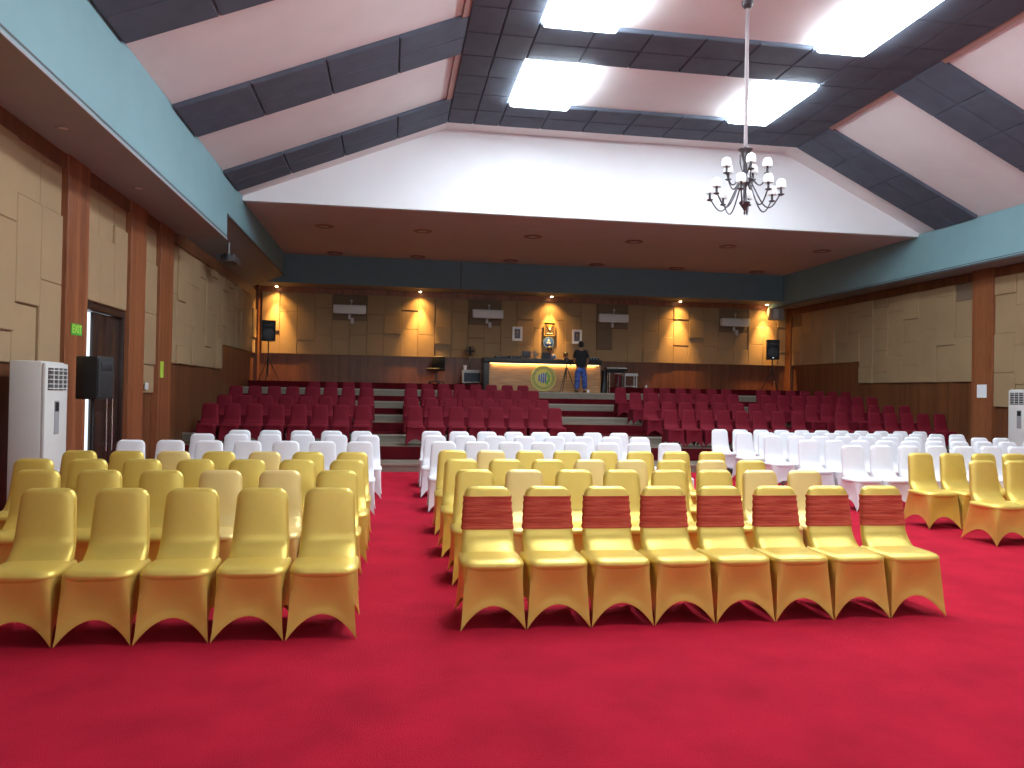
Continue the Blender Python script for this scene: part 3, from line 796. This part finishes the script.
# ------------------------------------------------------------------ wall pictures and emblems
def portrait(label, x, z):
    t0 = thing('framed_portrait', label, 'picture', (x, YB-.075, z), 0, 'framed portraits')
    w, h = .17, .24
    f_ = MB()
    for a, b_ in (((-w, -.03, -h), (w, 0, -h+.05)), ((-w, -.03, h-.05), (w, 0, h)), ((-w, -.03, -h+.05), (-w+.05, 0, h-.05)), ((w-.05, -.03, -h+.05), (w, 0, h-.05))): f_.rbox(a, b_, .006)
    f_.build('frame', M['paper'], t0)
    p = MB().rbox((-w+.05, -.015, -h+.05), (w-.05, -.002, h-.05), .001).build('mount', M['paper'], t0)
    MB().rbox((-w+.075, -.018, -h+.09), (w-.075, -.012, h-.075), .001).build('print', M['portrait'], t0)
    fg = MB(); fg.ell((0, -.019, .045), (.035, .004, .045)); fg.build('figure', M['skin'], t0, 60)
    bd = MB(); bd.ell((0, -.019, -.075), (.075, .004, .06)); bd.build('figure_jacket', mat('print_grey', (.10, .10, .14), .5), t0, 60)
portrait('white framed portrait on the back wall, left of the gilded emblem', 4.13, 3.51)
portrait('white framed portrait above the standing man', 6.18, 3.47)
t0 = thing('framed_emblem', 'gilded winged emblem in a frame, middle of the back wall', 'emblem', (5.23, YB-.075, 3.70))
f_ = MB(); w, h = .20, .235
for a, b_ in (((-w, -.03, -h), (w, 0, -h+.03)), ((-w, -.03, h-.03), (w, 0, h)), ((-w, -.03, -h+.03), (-w+.03, 0, h-.03)), ((w-.03, -.03, -h+.03), (w, 0, h-.03))): f_.rbox(a, b_, .006)
f_.build('frame', M['gold_frame'], t0)
MB().rbox((-w+.03, -.012, -h+.03), (w-.03, -.002, h-.03), .001).build('backing', mat('dark_brown_felt', (.06, .035, .02), .8), t0)
b = MB()
for s_ in (-1, 1):
    for k in range(5):
        a = math.radians(35+k*22)
        T = Matrix.Translation((s_*.03, -.02, .02)) @ Matrix.Rotation(-s_*(PI/2-a), 4, 'Y')
        b.ell((0, 0, .06+.006*k), (.014, .008, .07), 0, 8, 6, T)
b.ell((0, -.025, .0), (.045, .015, .07)); b.ell((0, -.03, .09), (.022, .015, .028))
for k in (-1, 0, 1): b.ell((k*.025, -.02, -.10), (.014, .008, .05), 0, 8, 6)
b.build('winged_bird', M['gold_frame'], t0, 60)
MB().rbox((-.028, -.046, -.03), (.028, -.034, .04), .008).build('shield', M['paper'], t0); MB().rbox((-.10, -.03, -.16), (.10, -.015, -.135), .005).build('ribbon', M['paper'], t0)
t0 = thing('round_emblem', 'round blue emblem on the wall below the gilded emblem', 'emblem', (5.20, YB-.075, 3.25))
lathe_part('disc', [(.24, -.04), (.24, .02), (.22, .028), (.01, .028)], M['blue'], t0, n=32, axis='y')
MB().lathe([(.24, .018), (.245, .032), (.215, .032), (.215, .018)], (0, 0, 0), 32, 0, 'y', False, False).build('rim', mat('pale_blue_enamel', (.20, .32, .55), .4), t0, 40)
b = MB(); b.ell((0, -.03, .05), (.04, .008, .10)); b.ell((-.05, -.03, -.04), (.05, .008, .05)); b.ell((.06, -.03, -.05), (.045, .008, .05)); b.build('figure', mat('pale_grey_blue', (.40, .48, .60), .4), t0, 60)

t0.scale = (.74, 1, .74)

# ------------------------------------------------------------------ objects on the left of the stage
def office_chair(label, loc, rz, grp=None):
    t0 = thing('office_chair', label, 'chair', loc, rz, grp)
    b = MB(); b.rbox((-.23, .17, .46), (.23, .23, .90), .04, 0, 3); b.build('backrest', M['black'], t0, 40)
    MB().rbox((-.24, -.22, .42), (.24, .22, .50), .03, 0, 3).build('seat', M['black'], t0, 40)
    MB().tube([(0, 0, .08), (0, 0, .43)], .025, 10).build('post', M['dark_grey'], t0, 40)
    MB().tube([(0, .10, .44), (0, .24, .46), (0, .22, .62)], .02, 8).build('back_support', M['dark_grey'], t0, 40)
    for k in range(5):
        a = 2*PI*k/5+.3; l = MB().tube([(0, 0, .10), (.25*math.cos(a), .25*math.sin(a), .07)], [.022, .014], 8).build('leg', M['dark_grey'], t0, 40)
        MB().ell((.25*math.cos(a), .25*math.sin(a), .03), (.028, .028, .03)).build('caster', M['black'], l, 60)
    return t0
office_chair('black swivel chair standing on the platform left of the counter', (1.40, 24.75, 1.77), -.5, 'swivel chairs on the platform')
t0 = thing('guitar_amplifier', 'white framed amplifier with dark grille beside the counter end', 'amplifier', (2.55, 24.72, 1.77))
f_ = MB()
f_.rbox((-.31, -.13, .05), (.31, .15, .47), .02); f_.build('cabinet', M['white_plastic'], t0, 40)
MB().rbox((-.26, -.142, .09), (.26, -.12, .38), .006).build('grille', mat('slate_grille', (.06, .075, .09), .8, bump=.6, bscale=240), t0)
b = MB()
for k in range(6): b.lathe([(.014, 0), (.014, .02), (.008, .022)], (-.2+k*.08, -.13, .43), 10, 0, 'y')
b.build('knobs', M['black'], t0, 40)
for sx_ in (-.25, .25): lathe_part('foot', [(.02, 0), (.025, .05)], M['white_plastic'], t0, (sx_, 0, 0), 10)
MB().tube([(-.08, 0, .47), (-.07, 0, .50), (.07, 0, .50), (.08, 0, .47)], .012, 8).build('handle', M['black'], t0, 40)
t0 = thing('paper_cup', 'white cup standing on the left end of the amplifier', 'cup', (2.33, 24.70, 2.241))
MB().lathe([(.045, 0), (.055, .13), (.050, .13), (.041, .01)], (0, 0, 0), 18).build('cup', M['paper'], t0, 40); MB().lathe([(.058, .128), (.058, .14), (.05, .148), (.01, .15)], (0, 0, 0), 18).build('lid', M['paper'], t0, 40)
t0 = thing('standing_fan', 'black standing fan behind the white amplifier', 'fan', (2.52, 25.10, 1.77))
lathe_part('base', [(.20, 0), (.20, .02), (.04, .05), (.02, .06)], M['black'], t0); MB().tube([(0, 0, .05), (0, 0, .72)], .016, 8).build('pole', M['black'], t0, 40)
MB().tube([(0, 0, .70), (0, 0, 1.05)], .012, 8).build('upper_pole', M['chrome'], t0, 40)
b = MB()
for r in (.17, .12, .07): b.tube([(r*math.cos(2*PI*k/24), -.08, 1.10+r*math.sin(2*PI*k/24)) for k in range(25)], .007, 6)
for k in range(12): b.tube([(.0, -.10, 1.10), (.17*math.cos(k*PI/6), -.08, 1.10+.17*math.sin(k*PI/6)), (.16*math.cos(k*PI/6), 0, 1.10+.16*math.sin(k*PI/6))], .004, 5)
b.build('guard', M['black'], t0, 40)
b = MB()
for k in range(4):
    T = Matrix.Translation((0, -.04, 1.10)) @ Matrix.Rotation(2*PI*k/4, 4, 'Y') @ Matrix.Rotation(.4, 4, 'X'); b.ell((.085, 0, 0), (.07, .008, .045), 0, 12, 8, T)
b.build('blades', M['dark_grey'], t0, 40); MB().ell((0, .04, 1.10), (.06, .09, .06)).build('motor', M['black'], t0, 40)

# ------------------------------------------------------------------ objects on the right of the stage
t0 = thing('keyboard_stand', 'silver legged stand holding the black keyboard, right of the counter', 'stand', (7.06, 23.7, 1.57))
for yy in (-.12, .14):
    for s_ in (-1, 1): MB().tube([(s_*.24, yy, .0), (s_*.24, yy*.9, .68)], .016, 8).build('leg', M['chrome' if s_ < 0 else 'dark_grey'], t0, 40)
b = MB(); b.tube([(-.33, -.12, .655), (.33, -.12, .655)], .016, 8); b.tube([(-.33, .13, .70), (.33, .13, .70)], .016, 8); b.tube([(-.24, -.12, .25), (-.24, .14, .25)], .012, 8); b.tube([(.24, -.12, .25), (.24, .14, .25)], .012, 8); b.build('rail', M['black'], t0, 40)
t0 = thing('keyboard', 'black electronic keyboard on its stand right of the counter', 'keyboard', (7.06, 23.7, 1.57+.702), 0)
t0.location.z += .03
t0.rotation_euler = (math.radians(10), 0, -.05)
t0.scale = (.78, .9, 1)
MB().rbox((-.44, -.17, 0), (.44, .17, .09), .015).build('body', M['black'], t0, 40)
b = MB()
for k in range(24): b.rbox((-.41+k*.034, -.165, .086), (-.41+k*.034+.031, -.03, .096), .002)
b.build('white_keys', M['paper'], t0)
b = MB()
for k in range(24):
    if k % 7 not in (2, 6): b.rbox((-.41+k*.034+.023, -.11, .094), (-.41+k*.034+.043, -.03, .106), .002)
b.build('black_keys', M['black'], t0); MB().rbox((-.12, .03, .088), (.12, .12, .094), .002).build('display', mat('teal_screen', (.05, .13, .15), .3), t0)
t0 = thing('equipment_bag', 'black soft bag leaning by the right end of the counter', 'bag', (6.74, 24.04, 1.57))
b = MB(); b.rings([sup(20, .10+.02*math.sin(k*1.3), .14-.03*k/6, 3, .01*k, 0, .12*k) for k in range(7)]); b.build('bag_body', M['black'], t0, 60)
MB().tube([(-.05, 0, .72), (-.04, 0, .80), (.10, 0, .80), (.12, 0, .72)], .012, 8).build('strap', M['dark_grey'], t0, 40)
t0 = thing('side_table', 'small white metal framed side table right of the keyboard', 'table', (7.80, 24.62, 1.77))
for sx_ in (-.20, .20):
    for sy in (-.13, .13): MB().rbox((sx_-.018, sy-.018, 0), (sx_+.018, sy+.018, .38), .003).build('leg', M['white_plastic'], t0)
MB().rbox((-.24, -.17, .38), (.24, .17, .47), .01).build('table_top', M['white_plastic'], t0, 40); MB().rbox((-.2, -.145, .03), (.2, -.115, .06), .003).build('stretcher', M['white_plastic'], t0)
t0 = thing('drum', 'small maroon drum standing between keyboard and side table', 'drum', (7.40, 24.60, 1.77))
lathe_part('shell', [(.105, .05), (.105, .44)], mat('maroon_lacquer', (.16, .02, .03), .3), t0, n=24); lathe_part('drum_head', [(.11, .44), (.11, .465), (.10, .47), (.01, .47)], M['paper'], t0, n=24)
for k in range(3): MB().tube([(.105*math.cos(k*2.1), .105*math.sin(k*2.1), .3), (.13*math.cos(k*2.1), .13*math.sin(k*2.1), .0)], .010, 6).build('leg', M['chrome'], t0, 40)
# camera on a tripod in front of the counter
t0 = thing('camera_tripod', 'black camera tripod standing in front of the counter emblem', 'tripod', (5.28, 23.0, 1.57))
MB().tube([(0, 0, .40), (0, 0, .90)], .014, 8).build('centre_column', M['black'], t0, 40)
for k in range(3):
    a = 2*PI*k/3+PI/2+.15; l = MB().tube([(.02*math.cos(a), .02*math.sin(a), .76), (.30*math.cos(a), .30*math.sin(a), .014)], [.015, .010], 8).build('leg', M['black'], t0, 40)
    MB().ell((.30*math.cos(a), .30*math.sin(a), .014), (.016, .016, .014)).build('rubber_foot', M['dark_grey'], l, 60)
MB().rbox((-.04, -.04, .88), (.04, .04, .93), .008).build('head', M['black'], t0, 40); MB().tube([(0, 0, .90), (.12, -.15, .83)], .008, 6).build('pan_handle', M['black'], t0, 40)
t0 = thing('video_camera', 'black camera mounted on the tripod before the counter', 'camera', (5.28, 23.0, 1.57+.93))
MB().rbox((-.07, -.06, 0), (.07, .06, .11), .012).build('body', M['black'], t0, 40); lathe_part('lens', [(.035, 0), (.038, .07), (.03, .075), (.012, .06)], M['dark_grey'], t0, (0, -.055, .055), 16, axis='y')
MB().rbox((-.03, -.04, .11), (.03, .03, .14), .006).build('viewfinder', M['black'], t0, 40)
for nm, lab, x, y, z in (('paper_cup', 'tiny white cup on the stage edge below the standing man', 5.86, 22.55, 1.57), ('paper_cup', 'tiny white cup on the platform right of the side table', 8.30, 24.40, 1.77)):
    t0 = thing(nm, lab, 'cup', (x, y, z)); MB().lathe([(.03, 0), (.04, .09), (.036, .09), (.027, .01)], (0, 0, 0), 16).build('cup', M['paper'], t0, 40)
cb = MB(); pts = []
for k in range(14): pts.append((4.05+k*.075, 22.68+.10*math.sin(k*1.7), 1.578))
cb.tube(pts, .012, 6)
tag(cb.build('cable', M['black'], None, 50), 'black cable lying on the stage floor before the counter', 'cable')

# ------------------------------------------------------------------ people
def skin_obj(name, joints, edges, m, parent, sub=2, root=0):
    me = bpy.data.meshes.new(name); me.from_pydata([j[0] for j in joints], edges, [])
    o = bpy.data.objects.new(name, me); C.objects.link(o)
    sm = o.modifiers.new('skin', 'SKIN'); sm.use_smooth_shade = True
    for i, j in enumerate(joints):
        r = j[1] if isinstance(j[1], tuple) else (j[1], j[1])
        me.skin_vertices[0].data[i].radius = r
        me.skin_vertices[0].data[i].use_root = (i == root)
    ss = o.modifiers.new('sub', 'SUBSURF'); ss.levels = sub; ss.render_levels = sub
    bpy.context.view_layer.update()
    m2 = bpy.data.meshes.new_from_object(o.evaluated_get(bpy.context.evaluated_depsgraph_get()))
    m2.name = name
    C.objects.unlink(o); bpy.data.objects.remove(o)
    m2.materials.clear(); m2.materials.append(m)
    for p in m2.polygons: p.use_smooth = True
    q = bpy.data.objects.new(name, m2); C.objects.link(q)
    if parent: q.parent = parent
    return q
def hand_joints(J_, E_, wrist_i, wp, dirv, side, palmn):
    """five separate curled fingers rooted in the palm"""
    d_ = Vector(dirv).normalized(); n_ = Vector(palmn).normalized(); s_ = d_.cross(n_).normalized()*side
    p = Vector(wp)+d_*.045
    J_.append((tuple(p), (.030, .016))); pi_ = len(J_)-1; E_.append((wrist_i, pi_))
    for k, (off, ln) in enumerate(((-.027, .070), (-.009, .080), (.009, .075), (.027, .060))):
        a = p+d_*.035+s_*off; b_ = a+d_*ln*.55+n_*.008; c_ = b_+d_*ln*.40+n_*.028
        i = len(J_); J_ += [(tuple(a), .009), (tuple(b_), .008), (tuple(c_), .007)]; E_ += [(pi_, i), (i, i+1), (i+1, i+2)]
    a = p+s_*-.030-d_*.01; b_ = a-s_*.028+d_*.030+n_*.01; c_ = b_+d_*.025-s_*.004+n_*.012
    i = len(J_); J_ += [(tuple(a), .010), (tuple(b_), .009), (tuple(c_), .008)]; E_ += [(pi_, i), (i, i+1), (i+1, i+2)]
def face_parts(parent, c, rz, hair_len=0):
    """c = head centre in parent space; the face looks along local -y turned by rz"""
    T = Matrix.Translation(c) @ Matrix.Rotation(rz, 4, 'Z')
    h = MB(); h.ell((0, .012, .028), (.083, .100, .092), 0, 18, 12, T); h.ell((0, .04, -.02), (.078, .075, .07), 0, 18, 12, T); h.build('hair', M['hair'], parent, 60)
    e = MB()
    for s_ in (-1, 1): e.ell((s_*.032, -.088, .012), (.012, .006, .006), 0, 10, 8, T)
    e.build('eyes', M['black'], parent, 60)
    n_ = MB(); n_.ell((0, -.102, -.015), (.012, .016, .022), 0, 10, 8, T)
    for s_ in (-1, 1): n_.ell((s_*.080, .0, -.002), (.010, .020, .030), 0, 10, 8, T)
    n_.build('nose_and_ears', M['skin'], parent, 60)
    mo = MB(); mo.ell((0, -.092, -.055), (.022, .006, .006), 0, 10, 8, T); mo.build('mouth', mat('lips', (.22, .08, .065), .5), parent, 60)

# standing man seen from behind, at the counter
t0 = thing('person', 'man in black shirt and blue patterned trousers standing with his back turned at the counter', 'person', (5.76, 23.12, 1.57), .05)
Hs = .925
def sc(p): return (p[0]*Hs, p[1]*Hs, p[2]*Hs)
J1 = [((0, 0, .90), (.13, .10)), ((0, 0, 1.08), (.125, .095)), ((0, -.01, 1.28), (.145, .10)), ((0, 0, 1.40), (.10, .075)), ((0, .005, 1.47), .052), ((0, .012, 1.53), (.060, .065)), ((0, .02, 1.60), (.074, .088)), ((0, .02, 1.66), (.055, .065)),
      ((-.16, 0, 1.36), .055), ((-.22, .02, 1.12), .042), ((-.17, .20, 1.02), .034), ((-.13, .27, 1.04), (.030, .020)),
      ((.16, 0, 1.36), .055), ((.235, -.03, 1.12), .042), ((.24, .11, .93), .034), ((.235, .15, .87), (.024, .030)),
      ((-.09, 0, .84), .085), ((-.11, -.01, .48), .058), ((-.12, .0, .10), .036), ((-.125, .10, .03), (.035, .025)),
      ((.09, 0, .84), .085), ((.12, -.01, .48), .058), ((.145, .0, .10), .036), ((.15, .10, .03), (.035, .025))]
E1 = [(0, 1), (1, 2), (2, 3), (3, 4), (4, 5), (5, 6), (6, 7), (3, 8), (8, 9), (9, 10), (10, 11), (3, 12), (12, 13), (13, 14), (14, 15), (0, 16), (16, 17), (17, 18), (18, 19), (0, 20), (20, 21), (21, 22), (22, 23)]
hand_joints(J1, E1, 11, (-.13, .27, 1.04), (.1, 1, .1), 1, (0, 0, -1)); hand_joints(J1, E1, 15, (.235, .15, .87), (-.05, .5, -.8), -1, (-1, 0, 0))
J1 = [(sc(p), tuple(a*Hs for a in r) if isinstance(r, tuple) else r*Hs) for p, r in J1]
skin_obj('body', J1, E1, M['skin'], t0)
J2 = [((0, 0, .80), (.19, .15)), ((0, 0, .98), (.185, .145)), ((0, -.01, 1.20), (.20, .15)), ((0, 0, 1.36), (.165, .12)), ((0, .0, 1.46), (.085, .075)), ((-.17, 0, 1.355), .085), ((-.215, .015, 1.14), .075), ((.17, 0, 1.355), .085), ((.23, -.02, 1.14), .075)]
skin_obj('shirt', [(sc(p), tuple(a*Hs for a in r) if isinstance(r, tuple) else r*Hs) for p, r in J2], [(0, 1), (1, 2), (2, 3), (3, 4), (3, 5), (5, 6), (3, 7), (7, 8)], M['black_shirt'], t0)
J3 = [((0, 0, .92), (.155, .13)), ((0, 0, .84), (.17, .14)), ((-.09, 0, .76), .118), ((-.118, -.01, .48), .102), ((-.128, 0, .10), .092), ((.09, 0, .76), .118), ((.128, -.01, .48), .102), ((.15, 0, .10), .092)]
skin_obj('trousers', [(sc(p), tuple(a*Hs for a in r) if isinstance(r, tuple) else r*Hs) for p, r in J3], [(0, 1), (1, 2), (2, 3), (3, 4), (1, 5), (5, 6), (6, 7)], M['batik'], t0)
face_parts(t0, Vector(sc((0, .02, 1.605))), PI)
for s_, x in (('shoe', -.125), ('shoe', .15)):
    MB().ell((x*Hs, .055, .035), (.045, .125, .036)).build('shoe', M['black'], t0, 60)
# two people seated behind the counter
def seated(label, x, y, shirt, hz, rz):
    t0 = thing('person', label, 'person', (x, y, 1.77), rz)
    z = hz-1.255     # lift of the seat
    P = lambda a, b_, c_: (a, b_, c_+z)
    J_ = [(P(0, 0, .56), (.14, .11)), (P(0, -.01, .75), (.13, .10)), (P(0, -.02, .90), (.145, .10)), (P(0, -.01, 1.0), (.10, .07)), (P(0, -.015, 1.06), .050), (P(0, -.02, 1.11), (.058, .062)), (P(0, -.02, 1.17), (.072, .085)), (P(0, -.015, 1.225), (.052, .062)),
          (P(-.17, -.01, .965), .052), (P(-.23, -.10, .76), .042), (P(-.15, -.33, .84), .033), (P(-.13, -.37, .845), (.028, .018)), (P(.17, -.01, .965), .052), (P(.23, -.10, .76), .042), (P(.15, -.33, .84), .033), (P(.13, -.37, .845), (.028, .018)),
          (P(-.10, -.03, .52), .085), ((-.12, -.26, .50+z), .062), ((-.12, -.27, .09), .038), ((-.12, -.33, .03), (.034, .024)), (P(.10, -.03, .52), .085), ((.12, -.26, .50+z), .062), ((.12, -.27, .09), .038), ((.12, -.33, .03), (.034, .024))]
    E_ = [(0, 1), (1, 2), (2, 3), (3, 4), (4, 5), (5, 6), (6, 7), (3, 8), (8, 9), (9, 10), (10, 11), (3, 12), (12, 13), (13, 14), (14, 15), (0, 16), (16, 17), (17, 18), (18, 19), (0, 20), (20, 21), (21, 22), (22, 23)]
    hand_joints(J_, E_, 11, P(-.13, -.37, .845), (.1, -1, 0), 1, (0, 0, -1)); hand_joints(J_, E_, 15, P(.13, -.37, .845), (-.1, -1, 0), -1, (0, 0, -1))
    skin_obj('body', J_, E_, M['skin'], t0)
    skin_obj('shirt', [(P(0, 0, .56), (.155, .125)), (P(0, -.01, .75), (.15, .12)), (P(0, -.02, .90), (.165, .12)), (P(0, -.01, .99), (.125, .085)), (P(0, -.012, 1.03), (.07, .06)), (P(-.17, -.01, .96), .068), (P(-.215, -.06, .83), .062), (P(.17, -.01, .96), .068), (P(.215, -.06, .83), .062)],
             [(0, 1), (1, 2), (2, 3), (3, 4), (3, 5), (5, 6), (3, 7), (7, 8)], M[shirt], t0)
    skin_obj('trousers', [(P(0, 0, .56), (.145, .12)), (P(-.10, -.04, .53), .098), ((-.12, -.26, .51+z), .078), ((-.12, -.27, .12), .060), (P(.10, -.04, .53), .098), ((.12, -.26, .51+z), .078), ((.12, -.27, .12), .060)], [(0, 1), (1, 2), (2, 3), (0, 4), (4, 5), (5, 6)], M['black_shirt'], t0)
    face_parts(t0, Vector(P(0, -.02, 1.172)), 0)
    for x_ in (-.12, .12): MB().ell((x_, -.32, .035), (.042, .11, .035)).build('shoe', M['black'], t0, 60)
seated('person in a grey-blue shirt sitting behind the counter under the round emblem', 5.13, 24.90, 'blue_shirt', 1.29, 0)
seated('dark haired person in black sitting behind the counter beside the standing man', 5.68, 24.90, 'black_shirt', 1.12, 0)
office_chair('black swivel chair under the person in grey-blue behind the counter', (5.13, 24.98, 1.77), 0, 'swivel chairs on the platform')
office_chair('black swivel chair under the person in black behind the counter', (5.68, 24.98, 1.77), 0, 'swivel chairs on the platform')

# ------------------------------------------------------------------ daylight outside the door
w = bpy.data.worlds.new('daylight'); S.world = w; w.use_nodes = True
bg = w.node_tree.nodes['Background']; bg.inputs[0].default_value = (.80, .90, 1., 1); bg.inputs[1].default_value = 1.3

# ------------------------------------------------------------------ camera
TH = math.radians(8.9); ROLL = .018; PITCH = math.atan((392.2-384)/769)
cam = bpy.data.cameras.new('camera'); cam.sensor_fit = 'HORIZONTAL'; cam.sensor_width = 36; cam.lens = 769/1024*36
cam.clip_end = 200
co = bpy.data.objects.new('camera', cam); C.objects.link(co)
fw = Vector((math.sin(TH)*math.cos(PITCH), math.cos(TH)*math.cos(PITCH), math.sin(PITCH)))
r0 = Vector((math.cos(TH), -math.sin(TH), 0)); u0 = r0.cross(fw)
r1 = r0*math.cos(ROLL)+u0*math.sin(ROLL); u1 = -r0*math.sin(ROLL)+u0*math.cos(ROLL)
mt = Matrix((r1, u1, -fw)).transposed().to_4x4(); mt.translation = (0, 0, 1.55)
co.matrix_world = mt
S.camera = co
vs = S.view_settings
vs.view_transform = 'Standard'; vs.look = 'None'; vs.gamma = 1; vs.use_curve_mapping = False; vs.exposure = 0.22
